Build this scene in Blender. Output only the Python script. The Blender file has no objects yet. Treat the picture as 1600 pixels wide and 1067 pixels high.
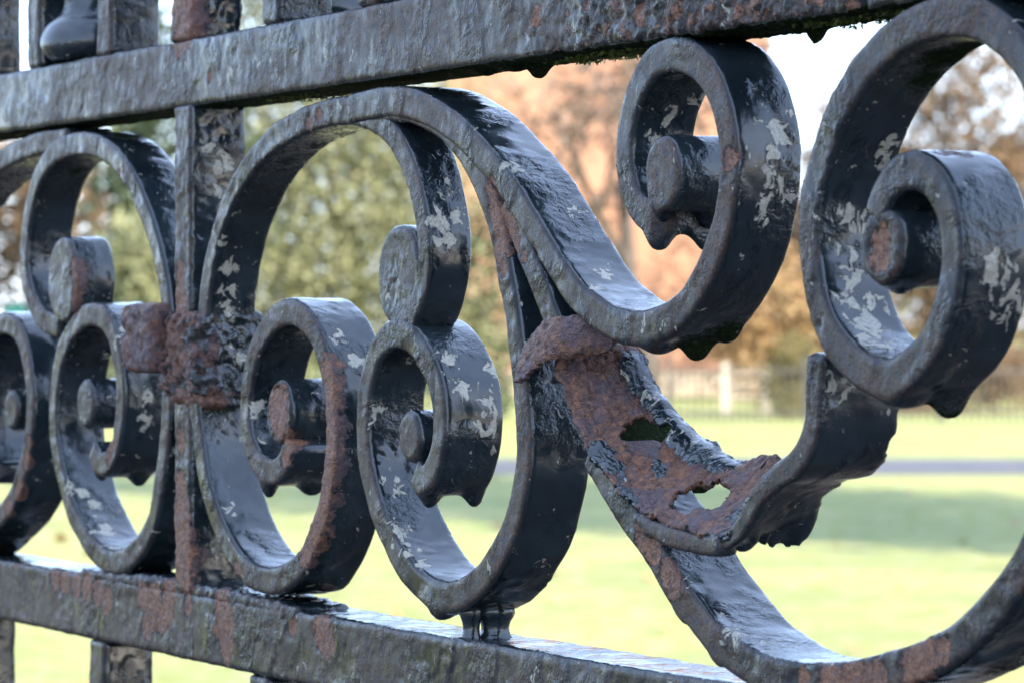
import bpy, math, random, json
import numpy as np
from mathutils import Vector
random.seed(7); rng=np.random.default_rng(7)
S=bpy.context.scene
# ------------------------------------------------------------------ camera
CH=1.4                                    # eye height, level with the fretwork panel
cam=bpy.data.cameras.new("camera"); co=bpy.data.objects.new("camera",cam); S.collection.objects.link(co)
co.location=(0,0,CH); co.rotation_euler=(math.radians(90-0.2376),0,0)
cam.lens=132.95; cam.sensor_width=36; cam.clip_start=.02; cam.clip_end=3000
cam.dof.use_dof=True; cam.dof.focus_distance=.93; cam.dof.aperture_fstop=45
S.camera=co
# ------------------------------------------------------------------ world, sun, exposure
SUN=Vector((.56,-.76,.44)).normalized()   # direction towards the sun
elev=math.asin(SUN.z); azim=math.atan2(SUN.x,SUN.y)
w=bpy.data.worlds.new("World"); S.world=w; w.use_nodes=True
nt=w.node_tree; sky=nt.nodes.new('ShaderNodeTexSky'); sky.sky_type='NISHITA'; sky.sun_disc=False
sky.sun_elevation=elev; sky.sun_rotation=azim; sky.air_density=1.0; sky.dust_density=.7; sky.ozone_density=2.2
bg=nt.nodes['Background']; bg.inputs['Strength'].default_value=.15
# thin broken cloud over the whole sky
tcw=nt.nodes.new('ShaderNodeTexCoord'); nz1=nt.nodes.new('ShaderNodeTexNoise'); nz1.inputs['Scale'].default_value=3.2; nz1.inputs['Detail'].default_value=6; nz1.inputs['Roughness'].default_value=.6
mr=nt.nodes.new('ShaderNodeMapRange'); mr.inputs[1].default_value=.38; mr.inputs[2].default_value=.68; mr.inputs[3].default_value=.45; mr.inputs[4].default_value=.97
mxw=nt.nodes.new('ShaderNodeMix'); mxw.data_type='RGBA'; mxw.inputs[7].default_value=(2.9,3.75,5.6,1)
nt.links.new(tcw.outputs['Generated'],nz1.inputs['Vector']); nt.links.new(nz1.outputs[0],mr.inputs[0]); nt.links.new(mr.outputs[0],mxw.inputs[0]); nt.links.new(sky.outputs[0],mxw.inputs[6])
nt.links.new(mxw.outputs[2],bg.inputs['Color'])
sl=bpy.data.lights.new("sun",'SUN'); sl.energy=5.0; sl.angle=math.radians(.53); sl.color=(1,.9,.76)
so=bpy.data.objects.new("sun",sl); S.collection.objects.link(so); so.rotation_euler=(-SUN).to_track_quat('-Z','Y').to_euler()
S.view_settings.view_transform='Standard'; S.view_settings.look='None'; S.view_settings.gamma=1
S.view_settings.use_curve_mapping=False; S.view_settings.exposure=2.35
S.cycles.max_bounces=8; S.cycles.sample_clamp_indirect=6
# ------------------------------------------------------------------ noise in numpy
_p=np.random.default_rng(3).permutation(256); _p=np.concatenate([_p,_p,_p[:2]]).astype(np.int64)
_g=np.random.default_rng(5).normal(size=(256,3)); _g/=np.linalg.norm(_g,axis=1)[:,None]
def perlin(P):
    P=np.asarray(P,float); I=np.floor(P).astype(np.int64); f=P-I; I&=255
    u=f*f*f*(f*(f*6-15)+10); out=0
    for dx in (0,1):
        for dy in (0,1):
            for dz in (0,1):
                h=_p[_p[_p[I[:,0]+dx]+I[:,1]+dy]+I[:,2]+dz]
                g=_g[h]; d=(g*(f-np.array([dx,dy,dz]))).sum(1)
                wt=(u[:,0] if dx else 1-u[:,0])*(u[:,1] if dy else 1-u[:,1])*(u[:,2] if dz else 1-u[:,2])
                out=out+wt*d
    return out*1.6
def fbm(P,o=3):
    a=1;s=0;P=np.asarray(P,float)
    for i in range(o): s=s+a*perlin(P); P=P*2.03+11.7; a*=.5
    return s
def sstep(a,b,x):
    t=np.clip((x-a)/(b-a),0,1); return t*t*(3-2*t)
# ------------------------------------------------------------------ shader helpers
class NT:
    def __init__(s,name):
        s.m=bpy.data.materials.new(name); s.m.use_nodes=True; s.t=s.m.node_tree; s.t.nodes.clear()
        s.out=s.n('ShaderNodeOutputMaterial'); s.b=s.n('ShaderNodeBsdfPrincipled'); s.l(s.b.outputs[0],s.out.inputs[0])
    def n(s,t,**k):
        x=s.t.nodes.new(t)
        for a,b in k.items(): setattr(x,a,b)
        return x
    def l(s,a,b): s.t.links.new(a,b)
    def put(s,v,i):
        if hasattr(v,'links'): s.l(v,i)
        else:
            if isinstance(v,tuple) and len(v)==3: v=v+(1,)
            i.default_value=v
    def pos(s): return s.n('ShaderNodeNewGeometry').outputs['Position']
    def noise(s,vec,scale,detail=3,rough=.55,dist=0,st=None):
        if st: 
            mp=s.n('ShaderNodeVectorMath',operation='MULTIPLY'); s.l(vec,mp.inputs[0]); mp.inputs[1].default_value=st; vec=mp.outputs[0]
        x=s.n('ShaderNodeTexNoise'); s.l(vec,x.inputs['Vector']); x.inputs['Scale'].default_value=scale; x.inputs['Detail'].default_value=detail
        x.inputs['Roughness'].default_value=rough; x.inputs['Distortion'].default_value=dist; return x.outputs[0]
    def math(s,op,a,b=0,c=None,clamp=False):
        x=s.n('ShaderNodeMath',operation=op,use_clamp=clamp); s.put(a,x.inputs[0]); s.put(b,x.inputs[1])
        if c is not None: s.put(c,x.inputs[2])
        return x.outputs[0]
    def step(s,v,a,b):
        x=s.n('ShaderNodeMapRange',interpolation_type='SMOOTHSTEP'); s.put(v,x.inputs[0]); x.inputs[1].default_value=a; x.inputs[2].default_value=b; return x.outputs[0]
    def lin(s,v,a,b,c,d):
        x=s.n('ShaderNodeMapRange'); s.put(v,x.inputs[0])
        for i,q in enumerate((a,b,c,d)): x.inputs[i+1].default_value=q
        return x.outputs[0]
    def mix(s,f,a,b):
        x=s.n('ShaderNodeMix',data_type='RGBA'); s.put(f,x.inputs[0]); s.put(a,x.inputs[6]); s.put(b,x.inputs[7]); return x.outputs[2]
    def mixf(s,f,a,b):
        x=s.n('ShaderNodeMix',data_type='FLOAT'); s.put(f,x.inputs[0]); s.put(a,x.inputs[2]); s.put(b,x.inputs[3]); return x.outputs[0]
    def ramp(s,v,*st):
        x=s.n('ShaderNodeValToRGB'); s.l(v,x.inputs[0]); e=x.color_ramp.elements
        while len(e)<len(st): e.new(.5)
        for q,(p,c) in zip(e,st): q.position=p; q.color=tuple(c)+(1,)
        return x.outputs[0]
    def bump(s,h,strength,dist,nrm=None):
        x=s.n('ShaderNodeBump'); s.l(h,x.inputs['Height']); x.inputs['Strength'].default_value=strength; x.inputs['Distance'].default_value=dist
        if nrm is not None: s.l(nrm,x.inputs['Normal'])
        return x.outputs[0]
    def fin(s,col,rough,nrm=None,spec=.5):
        if hasattr(spec,'links'): s.l(spec,s.b.inputs['Specular IOR Level']); spec=None
        s.put(col,s.b.inputs['Base Color']); s.put(rough,s.b.inputs['Roughness'])
        if spec is not None: s.put(spec,s.b.inputs['Specular IOR Level'])
        if nrm is not None: s.l(nrm,s.b.inputs['Normal'])
        return s.m
def iron_material():
    s=NT("weathered_painted_iron"); P=s.pos()
    at=s.n('ShaderNodeAttribute',attribute_name='wear'); sp=s.n('ShaderNodeSeparateColor'); s.l(at.outputs['Color'],sp.inputs[0])
    R,G,B,A=sp.outputs[0],sp.outputs[1],sp.outputs[2],at.outputs['Alpha']
    big=s.noise(P,70,4,.6); mid=s.noise(P,330,4,.6,.4); fine=s.noise(P,1300,3,.65); tiny=s.noise(P,3200,2,.6)
    # masks
    rm=s.math('ADD',s.math('ADD',R,s.math('MULTIPLY_ADD',s.noise(P,480,5,.75,.5),1.0,-.50)),s.math('MULTIPLY_ADD',s.noise(P,150,3,.6),1.1,-.55)); rust=s.step(rm,.44,.54)
    redge=s.math('MULTIPLY',s.step(rm,.30,.44),s.math('SUBTRACT',1,rust))
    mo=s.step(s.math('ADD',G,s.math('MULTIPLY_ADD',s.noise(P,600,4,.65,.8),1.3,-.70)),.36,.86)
    chn=s.noise(P,290,5,.62,.9,(1,1,.75)); ch=s.step(s.math('ADD',s.math('MULTIPLY_ADD',A,.41,.085),s.math('MULTIPLY_ADD',chn,2.1,-1.05)),.40,.47)
    dust=s.math('MULTIPLY',B,s.lin(s.math('ADD',s.math('MULTIPLY',s.noise(P,180,5,.7),.5),s.math('MULTIPLY',s.noise(P,22,3,.5),.5)),.40,.60,.12,1.0))
    # colours
    paint=s.mix(s.step(big,.35,.7),(.0055,.009,.0115),(.0125,.019,.0225))
    dcol=s.mix(s.step(fine,.35,.65),(.038,.023,.016),(.094,.060,.043))
    dcol=s.mix(s.math('MULTIPLY',s.step(s.noise(P,420,4,.7,.5),.50,.64),.8),dcol,(.030,.038,.055))
    dcol=s.mix(s.math('MULTIPLY',s.step(s.noise(P,700,3,.7,0,(1,1,.22)),.56,.72),.3),dcol,(.12,.092,.07))
    dcol=s.mix(s.math('MULTIPLY',s.step(s.noise(P,1500,2,.6),.60,.68),.8),dcol,(.014,.014,.016))
    dcol=s.mix(s.math('MULTIPLY',s.step(s.noise(P,150,5,.7),.60,.70),.5),dcol,(.085,.062,.032))
    col=s.mix(s.math('MULTIPLY',dust,.85),paint,dcol)
    chc=s.mix(s.step(fine,.3,.7),(.21,.20,.17),(.40,.365,.28)); chr_=s.math('ADD',s.math('MULTIPLY_ADD',A,.41,.085),s.math('MULTIPLY_ADD',chn,2.1,-1.05)); col=s.mix(s.step(chr_,.33,.40),col,(.008,.009,.010)); col=s.mix(s.math('MULTIPLY',ch,.8),col,chc)
    rc=s.ramp(s.noise(P,520,6,.75,.6),(.28,(.014,.009,.008)),(.40,(.048,.022,.016)),(.52,(.105,.046,.028)),(.64,(.20,.09,.043)),(.78,(.115,.082,.074)))
    rc=s.mix(s.math('MULTIPLY',s.step(s.noise(P,110,4,.65),.44,.60),.65),rc,s.mix(fine,(.020,.014,.020),(.088,.068,.090)))
    rc=s.mix(s.math('MULTIPLY',s.step(B,.3,.8),.75),rc,s.ramp(s.noise(P,620,5,.75,.4),(.3,(.022,.010,.007)),(.44,(.085,.031,.014)),(.57,(.19,.072,.026)),(.69,(.30,.125,.042)),(.82,(.11,.06,.035))))
    rc=s.mix(s.math('MULTIPLY',s.step(tiny,.58,.7),.5),rc,(.012,.008,.008))
    col=s.mix(redge,col,(.012,.011,.011)); col=s.mix(rust,col,rc)
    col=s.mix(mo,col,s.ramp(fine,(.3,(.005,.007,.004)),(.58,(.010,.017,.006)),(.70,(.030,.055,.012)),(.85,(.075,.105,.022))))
    ro=s.lin(s.noise(P,90,5,.65),.35,.70,.07,.30); ro=s.mixf(s.math('MULTIPLY',dust,.9),ro,.55); ro=s.mixf(ch,ro,.42); ro=s.mixf(rust,ro,s.lin(fine,.3,.7,.36,.72)); ro=s.mixf(mo,ro,.9)
    # relief
    wr=s.step(s.noise(P,60,2,.5),.44,.62)
    h=s.math('MULTIPLY',mid,s.math('MULTIPLY_ADD',wr,1.1,.06))
    h=s.math('ADD',h,s.math('MULTIPLY',fine,s.math('MULTIPLY_ADD',dust,.22,.02)))
    h=s.math('ADD',h,s.math('MULTIPLY',ch,-.30)); h=s.math('ADD',h,s.math('MULTIPLY',rust,-.35))
    rh=s.math('ADD',s.math('MULTIPLY',fine,.9),s.math('MULTIPLY',tiny,.45)); rh=s.math('ADD',rh,s.math('MULTIPLY',mid,.6))
    h=s.math('ADD',h,s.math('MULTIPLY',rust,rh)); h=s.math('ADD',h,s.math('MULTIPLY',mo,s.math('MULTIPLY',tiny,.8)))
    spec=s.mixf(s.math('MULTIPLY',s.step(B,.1,.6),.85),.55,.07); spec=s.mixf(rust,spec,.40); spec=s.mixf(mo,spec,.04)
    return s.fin(col,ro,s.bump(h,.75,.0011),spec)
IRON=iron_material()
def simple(name,st,scale,rough=.8,detail=4,bump=None,spec=.4,stretch=None,bd=.02):
    s=NT(name); P=s.pos(); n=s.noise(P,scale,detail,.6,0,stretch)
    return s.fin(s.ramp(n,*st),rough,s.bump(s.noise(P,bump,4,.6),.6,bd) if bump else None,spec)
def leafmat(name,c0,c1,c2,scale=1.2,trans=.35):
    s=NT(name); P=s.pos(); n=s.noise(P,scale,4,.65)
    col=s.ramp(n,(.30,c0),(.5,c1),(.68,c2)); s.put(col,s.b.inputs['Base Color']); s.b.inputs['Roughness'].default_value=.6
    tr=s.n('ShaderNodeBsdfTranslucent'); s.l(col,tr.inputs[0]); mx=s.n('ShaderNodeMixShader'); mx.inputs[0].default_value=trans
    s.l(s.b.outputs[0],mx.inputs[1]); s.l(tr.outputs[0],mx.inputs[2]); s.l(mx.outputs[0],s.out.inputs[0]); return s.m
# ------------------------------------------------------------------ object helpers
def mesh(name,V,Fc,mat,smooth=True,attr=None):
    me=bpy.data.meshes.new(name); V=np.asarray(V,np.float32)
    if isinstance(Fc,np.ndarray):
        k=Fc.shape[1]; me.vertices.add(len(V)); me.vertices.foreach_set('co',V.ravel())
        me.loops.add(Fc.size); me.loops.foreach_set('vertex_index',Fc.ravel().astype(np.int32))
        me.polygons.add(len(Fc)); me.polygons.foreach_set('loop_start',np.arange(0,Fc.size,k,dtype=np.int32))
        me.update(calc_edges=True); me.validate()
    else: me.from_pydata(V.tolist(),[],Fc); me.update()
    if smooth: me.polygons.foreach_set('use_smooth',np.ones(len(me.polygons),bool))
    if attr is not None:
        a=me.color_attributes.new('wear','FLOAT_COLOR','POINT'); a.data.foreach_set('color',np.asarray(attr,np.float32).ravel())
    if mat is not None: me.materials.append(mat)
    return me
def link(name,me,parent=None,loc=None):
    o=bpy.data.objects.new(name,me); S.collection.objects.link(o)
    if parent is not None: o.parent=parent
    if loc is not None: o.location=loc
    return o
def empty(name,loc,label,cat,group=None):
    o=link(name,None,None,loc); o['label']=label; o['category']=cat
    if group: o['group']=group
    return o
def struct(o): o['kind']='structure'; return o
def centred(name,V,Fc,mat,parent,attr=None,smooth=True,base=None):
    """mesh in world coordinates -> object with its own origin, child of parent (parent itself unrotated)"""
    V=np.asarray(V,float); c=V.mean(0); me=mesh(name,V-c,Fc,mat,smooth,attr)
    b=np.array(base) if base is not None else np.zeros(3)
    return link(name,me,parent,tuple(c-b))
def boxv(x0,x1,y0,y1,z0,z1):
    V=[(x,y,z) for z in (z0,z1) for y in (y0,y1) for x in (x0,x1)]
    return np.array(V,float),[(0,2,3,1),(4,5,7,6),(0,1,5,4),(1,3,7,5),(3,2,6,7),(2,0,4,6)]
def joinm(parts):
    V=[];F=[];k=0
    for v,f in parts:
        V.append(np.asarray(v,float)); F+= [tuple(int(i)+k for i in q) for q in f]; k+=len(v)
    return np.vstack(V),F
def tube(pts,rad,n=8):
    pts=np.asarray(pts,float); V=[];F=[]
    for i,p in enumerate(pts):
        t=pts[min(i+1,len(pts)-1)]-pts[max(i-1,0)]; t/=np.linalg.norm(t)+1e-9
        a=np.cross(t,(0,0,1) if abs(t[2])<.9 else (1,0,0)); a/=np.linalg.norm(a); b=np.cross(t,a)
        for k in range(n):
            an=2*math.pi*k/n; V.append(p+rad[i]*(a*math.cos(an)+b*math.sin(an)))
    for i in range(len(pts)-1):
        for k in range(n): F.append((i*n+k,i*n+(k+1)%n,(i+1)*n+(k+1)%n,(i+1)*n+k))
    F.append(tuple(range(n-1,-1,-1))); F.append(tuple((len(pts)-1)*n+k for k in range(n)))
    return np.array(V),F
# ------------------------------------------------------------------ the setting: lawn, path, trees, building
def ground_mat():
    s=NT("frosty_lawn"); P=s.pos(); a=s.noise(P,.55,5,.7); b=s.noise(P,7,4,.7); 
    col=s.ramp(a,(.3,(.125,.150,.032)),(.5,(.198,.212,.056)),(.7,(.30,.27,.09)))
    col=s.mix(s.math('MULTIPLY',s.step(b,.42,.7),.45),col,(.40,.41,.29))
    leaf=s.step(s.noise(P,2.2,3,.7),.66,.72); col=s.mix(s.math('MULTIPLY',leaf,.35),col,(.24,.15,.06))
    return s.fin(col,.85,s.bump(s.noise(P,60,4,.7),.8,.03),.2)
LAWN=ground_mat()
V,Fq=boxv(-700,700,-300,1500,-.3,0); struct(link("lawn",mesh("lawn",V,Fq,LAWN,False)))
UNSEEN_SOIL=simple("bounce_cut_soil",[(.3,(.018,.014,.010)),(.55,(.035,.027,.018)),(.72,(.07,.045,.022))],14,.8,5,40,bd=.02)
struct(link("bounce_cut_bed",mesh("bounce_cut_bed",[(-40,1.4,.004),(40,1.4,.004),(40,8.2,.004),(-40,8.8,.004)],[(0,1,2,3)],UNSEEN_SOIL,False)))  # unseen dark bed, added to cut the lawn's bounce light on the ironwork
UNSEEN_PAVE=simple("bounce_cut_tarmac",[(.3,(.028,.029,.032)),(.6,(.05,.05,.053))],5,.55,5,120,bd=.003)
struct(link("bounce_cut_paving",mesh("bounce_cut_paving",[(-40,-14,.008),(40,-14,.008),(40,1.38,.008),(-40,1.38,.008)],[(0,1,2,3)],UNSEEN_PAVE,False)))  # unseen dark paving, added so less light bounces up under the rails
ASPH=simple("worn_asphalt",[(.3,(.035,.035,.04)),(.6,(.06,.06,.065))],3,.8,5,80,bd=.004)
def strip_sheet(name,y0,y1,z,mat,x0=-60,x1=60):
    V=[(x0,y0,z),(x1,y0-1.2,z),(x1,y1-1.2,z),(x0,y1,z)]; return link(name,mesh(name,V,[(0,1,2,3)],mat,False))
struct(strip_sheet("path",36.2,40.4,.006,ASPH))
BARK=simple("bark",[(.3,(.022,.018,.014)),(.6,(.055,.045,.036)),(.8,(.09,.075,.06))],6,.9,5,14,stretch=(1,1,.25),bd=.03)
BRICK=None
def brick_mat():
    s=NT("orange_brick"); P=s.pos(); x=s.n('ShaderNodeTexBrick'); mp=s.n('ShaderNodeVectorMath',operation='MULTIPLY'); s.l(P,mp.inputs[0]); mp.inputs[1].default_value=(1,1,1)
    cx=s.n('ShaderNodeSeparateXYZ'); s.l(P,cx.inputs[0]); cb=s.n('ShaderNodeCombineXYZ'); s.l(s.math('ADD',cx.outputs[0],cx.outputs[1]),cb.inputs[0]); s.l(cx.outputs[2],cb.inputs[1])
    s.l(cb.outputs[0],x.inputs[0]); x.inputs['Scale'].default_value=4.4; x.inputs['Mortar Size'].default_value=.012
    x.inputs['Color1'].default_value=(.17,.085,.052,1); x.inputs['Color2'].default_value=(.22,.115,.072,1); x.inputs['Mortar'].default_value=(.24,.17,.12,1)
    col=s.mix(s.math('MULTIPLY',s.step(s.noise(P,.5,4,.6),.4,.7),.4),x.outputs[0],(.25,.15,.10)); return s.fin(col,.9,None,.2)
BRICK=brick_mat()
def limbs(rs,h,r,spread,levels=3,nb=4,gone=.35):
    """recursive bare branching, list of (pts,rad)"""
    out=[]
    def go(p,d,L,r,lv):
        n=5; pts=[p]; q=p.copy(); dd=d.copy()
        for i in range(n):
            dd=dd+rs.normal(0,.13,3)+np.array([0,0,.03]); dd/=np.linalg.norm(dd); q=q+dd*L/n; pts.append(q.copy())
        rr=np.linspace(r,r*.45,n+1); out.append((pts,rr))
        if lv>0:
            for k in range(nb):
                i=rs.integers(2,n+1); a=rs.normal(0,1,3); a-=a.dot(dd)*dd; a/=np.linalg.norm(a); nd=dd*(.75)+a*spread; nd/=np.linalg.norm(nd)
                go(pts[i],nd,L*rs.uniform(.55,.8),rr[i]*.62,lv-1)
    go(np.zeros(3),np.array([0.,0,1]),h*gone,r,levels); return out
def leaves(rs,blobs,n,size,cl=None):
    """leaf clumps spread through the volume of several blobs: (x,y,z,rx,ry,rz)"""
    wts=np.array([b[3]*b[4]*b[5] for b in blobs])**.7; wts/=wts.sum(); nc=max(12,n//(26 if cl is None else 60))
    bi=rs.choice(len(blobs),nc,p=wts); B=np.array(blobs)[bi]; d=rs.normal(size=(nc,3)); d/=np.linalg.norm(d,axis=1)[:,None]
    rad=rs.uniform(.45,1.0,nc)**.6; C=B[:,:3]+d*B[:,3:]*rad[:,None]
    k=rs.integers(0,nc,n); cs=(cl or size)*rs.uniform(1.6,4.2,nc)
    c=C[k]+rs.normal(size=(n,3))*cs[k][:,None]*np.array([1,1,.8])
    a=rs.normal(size=(n,3)); a/=np.linalg.norm(a,axis=1)[:,None]; b=np.cross(a,rs.normal(size=(n,3))); b/=np.linalg.norm(b,axis=1)[:,None]
    s=(size*rs.uniform(.6,1.3,n))[:,None]; V=np.stack([c-a*s,c+b*s*.55,c+a*s,c-b*s*.55],1).reshape(-1,3)
    return V,np.arange(4*n).reshape(n,4)
def tree(name,label,cat,x,y,h,blobs,n,size,mat,trunk_r=.15,seed=1,group=None,levels=2,nb=4,spread=.8,gone=.4,trunkmat=None,trunk=True,tw=0,cl=None):
    rs=np.random.default_rng(seed); t=empty(name,(x,y,0),label,cat,group)
    if trunk:
        br=limbs(rs,h,trunk_r,spread,levels,nb,gone); v,f=joinm([tube(p,r,6 if r[0]<trunk_r*.7 else 9) for p,r in br])
        link("trunk",mesh("trunk",v,f,trunkmat or BARK),t)
        if blobs is None or tw:      # bare: twigs
            nn=tw or n; n_=n; n=nn; tips=np.array([p[i] for p,r in br for i in (3,5)]); k=rs.integers(0,len(tips),n); d=rs.normal(size=(n,3))+np.array([0,0,.4]); d/=np.linalg.norm(d,axis=1)[:,None]
            L=rs.uniform(.4,1.2,n)[:,None]*size; a=tips[k]; e=a+d*L; side=np.cross(d,rs.normal(size=(n,3))); side/=np.linalg.norm(side,axis=1)[:,None]; ww=.016+.014*rs.random((n,1))
            V=np.stack([a-side*ww,a+side*ww,e+side*ww*.3,e-side*ww*.3],1).reshape(-1,3); link("twigs",mesh("twigs",V,np.arange(4*n).reshape(n,4),TWIG,False),t); n=n_
            if blobs is None: return t
    V,Fq=leaves(rs,blobs,n,size,cl); link("crown",mesh("crown",V,Fq,mat,False),t); return t
PINE=leafmat("pine_needles",(.070,.080,.036),(.145,.155,.075),(.225,.23,.12),.9)
DARKG=leafmat("dark_evergreen",(.012,.022,.010),(.03,.05,.018),(.06,.08,.028),1.0)
YEL=leafmat("yellow_leaves",(.13,.10,.02),(.26,.20,.04),(.34,.27,.06),1.4)
ORG=leafmat("orange_leaves",(.12,.075,.035),(.23,.145,.065),(.32,.23,.12),1.3)
BRN=leafmat("brown_leaves",(.06,.04,.022),(.13,.085,.045),(.20,.13,.07),1.2)
OLV=leafmat("olive_leaves",(.05,.05,.018),(.10,.09,.03),(.16,.13,.05),1.2)
TWIG=simple("twigs",[(.3,(.06,.045,.035)),(.7,(.15,.11,.085))],5,.9)
def at(px,d): return (px-800)/5909*d           # metres right of the view axis at a distance (layout notes: angles from the photo)
def zt(py,d): return CH+(509-py)/5909*d
def blob(x0,x1,y0,y1,d,dx,deep=1.0):
    """crown blob relative to a tree whose trunk is at angle dx; angles in the photo's units"""
    X0,X1=at(x0,d),at(x1,d); Z1,Z0=zt(y0,d),zt(y1,d); return ((X0+X1)/2-at(dx,d),0,(Z0+Z1)/2,(X1-X0)/2,deep,(Z1-Z0)/2)
d=57
tree("pine_tree","bushy yellow green pine filling the gaps of the left arch behind the fence","tree",at(560,d),d,9,
 [blob(400,500,180,330,d,560),blob(470,640,60,300,d,560,1.3),blob(560,720,170,330,d,560),blob(400,520,330,520,d,560),blob(520,700,300,460,d,560,1.2),blob(420,600,430,600,d,560,1.2),blob(600,760,440,620,d,560),blob(380,560,-160,150,d,560,1.3),blob(540,720,-120,140,d,560,1.3),blob(330,470,40,260,d,560,1.2),blob(330,440,-200,80,d,560,1.2),blob(450,700,100,560,d,560,.8),blob(380,520,150,600,d,560,.8)],46000,.055,PINE,.16,11,levels=2,cl=.13)
d=54
tree("evergreen_tree","dark green evergreen left of the yellow green pine, behind the upright bar","tree",at(225,d),d,7.5,
 [blob(170,265,200,330,d,225),blob(190,290,330,480,d,225),blob(160,300,430,600,d,225,.9),blob(180,280,20,220,d,225),blob(290,400,160,420,d,225,.8)],9000,.08,DARKG,.12,12)
d=52
tree("yellow_shrub","small sunlit yellow green tree beside the dark evergreen at the left","tree",at(222,d),d-1,3.2,
 [blob(195,245,345,440,d,222,.5),blob(225,262,420,490,d,222,.5)],2600,.06,PINE,.05,13)
d=66
tree("autumn_tree","brown leaved tree at the far left edge behind the lawn","tree",at(90,d),d,7,
 [blob(20,180,210,420,d,90),blob(-60,60,200,480,d,90),blob(60,200,380,560,d,90),blob(-20,160,460,640,d,90)],9000,.09,BRN,.12,14)
d=60
tree("bare_tree","leafless tree standing in front of the orange brick building","tree",at(1012,d),d,6.2,None,1900,.45,TWIG,.20,23,levels=4,nb=4,spread=.8,gone=.62)
d=70
tree("orange_tree","orange leaved autumn tree right of the brick building","tree",at(1190,d),d,5,
 [blob(1110,1200,430,560,d,1190,.9),blob(1160,1270,390,540,d,1190,.9),blob(1140,1240,510,610,d,1190,.8),blob(1230,1330,430,600,d,1190,.8)],6000,.075,ORG,.1,16)
d=57.5
tree("round_bush","dark olive bush in front of the iron railing right of centre","bush",at(1238,d),d,1.4,
 [blob(1195,1280,550,650,d,1238,.4),blob(1215,1265,530,590,d,1238,.35)],2200,.045,OLV,.03,17,levels=1,nb=3)
tree("evergreen_bush","dark green bush at the foot of the brick building left of the rusty scroll","bush",at(745,d),d,2.6,
 [blob(700,790,330,520,d,745,.6),blob(690,800,500,665,d,745,.6)],3400,.06,DARKG,.05,18,levels=1,nb=3)
d=74
tree("beech_tree","brown leaved tree with thick limbs against the pale sky at the right","tree",at(1480,d),d,8.5,
 [blob(1310,1480,60,300,d,1480,1.5),blob(1450,1640,40,300,d,1480,1.5),blob(1400,1620,320,420,d,1480,1.3),blob(1540,1700,200,330,d,1480,1.2),blob(1300,1500,400,560,d,1480,1.2),blob(1480,1720,420,600,d,1480,1.2)],17000,.07,BRN,.42,19,levels=4,nb=5,spread=1.0,tw=9000)
d=78
tree("birch_tree","thin bare tree with pale twigs against the sky between the two upper right scrolls","tree",at(1290,d),d,9.5,None,14000,.7,TWIG,.34,27,levels=4,nb=4,spread=.7,gone=.36)
d=60
for i,(x0,x1,y0,mt,lab) in enumerate(((1370,1490,560,BRN,"brown winter hedge plant under the right hand scroll, nearest the middle"),(1470,1640,548,BRN,"brown winter hedge plant at the right edge behind the railing"),(1280,1390,575,OLV,"low olive hedge plant between the round bush and the brown hedge"))):
    c=(x0+x1)/2; tree("hedge_plant",lab,"hedge",at(c,d),d+.3*i,1.0,[blob(x0,x1,y0,655,d,c,.5),blob(x0+20,x1-20,y0-12,620,d,c,.4)],3000,.05,mt,.03,30+i,"hedge plants behind the lawn",levels=1,nb=3)
d=90
for i,(px,wd,y0,mt,lab) in enumerate(((-200,300,150,BRN,"far brown tree left of the frame"),(330,260,260,OLV,"far olive tree behind the pine"),(1330,200,420,OLV,"far olive tree low behind the orange tree"),(1560,320,330,OLV,"far olive tree at the right horizon"),(1900,420,250,BRN,"far brown tree right of the frame"),(-650,520,200,OLV,"far olive tree well left of the frame"),(-1150,560,230,BRN,"far brown tree at the left end of the row"),(2350,520,210,OLV,"far olive tree well right of the frame"),(2850,560,240,BRN,"far brown tree at the right end of the row"))):
    tree("distant_tree",lab,"tree",at(px,d),d+2*i,6,[blob(px-wd/2,px+wd/2,y0,600,d,px,2),blob(px-wd/3,px+wd/3,y0-50,450,d,px,1.5)],5000,.11,mt,.15,40+i,"distant trees",levels=1)
# brick building
bd=76; b=empty("brick_building",(at(880,bd),bd+4,0),"orange brick building glowing in the sun behind the bare tree","building")
bx0,bx1=at(690,bd)-at(880,bd),at(1204,bd)-at(880,bd)
v,f=boxv(bx0,bx1,-4,6,0,9.2); link("wall",mesh("wall",v,f,BRICK,False),b)
SLATE=simple("slate",[(.3,(.05,.055,.065)),(.7,(.09,.095,.10))],4,.7,4)
v=[(bx0-.3,-4.4,9.2),(bx1+.3,-4.4,9.2),(bx1+.3,6.4,9.2),(bx0-.3,6.4,9.2),(bx0-.3,1,12.6),(bx1+.3,1,12.6)]
link("roof",mesh("roof",v,[(0,1,5,4),(2,3,4,5),(1,2,5),(3,0,4),(3,2,1,0)],SLATE,False),b)
STONE=simple("sandstone",[(.3,(.17,.14,.105)),(.7,(.23,.19,.145))],2,.85)
v,f=boxv(bx0-.03,bx1+.03,-4.06,-4.0,.0,.5); link("plinth",mesh("plinth",v,f,STONE,False),b)
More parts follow.
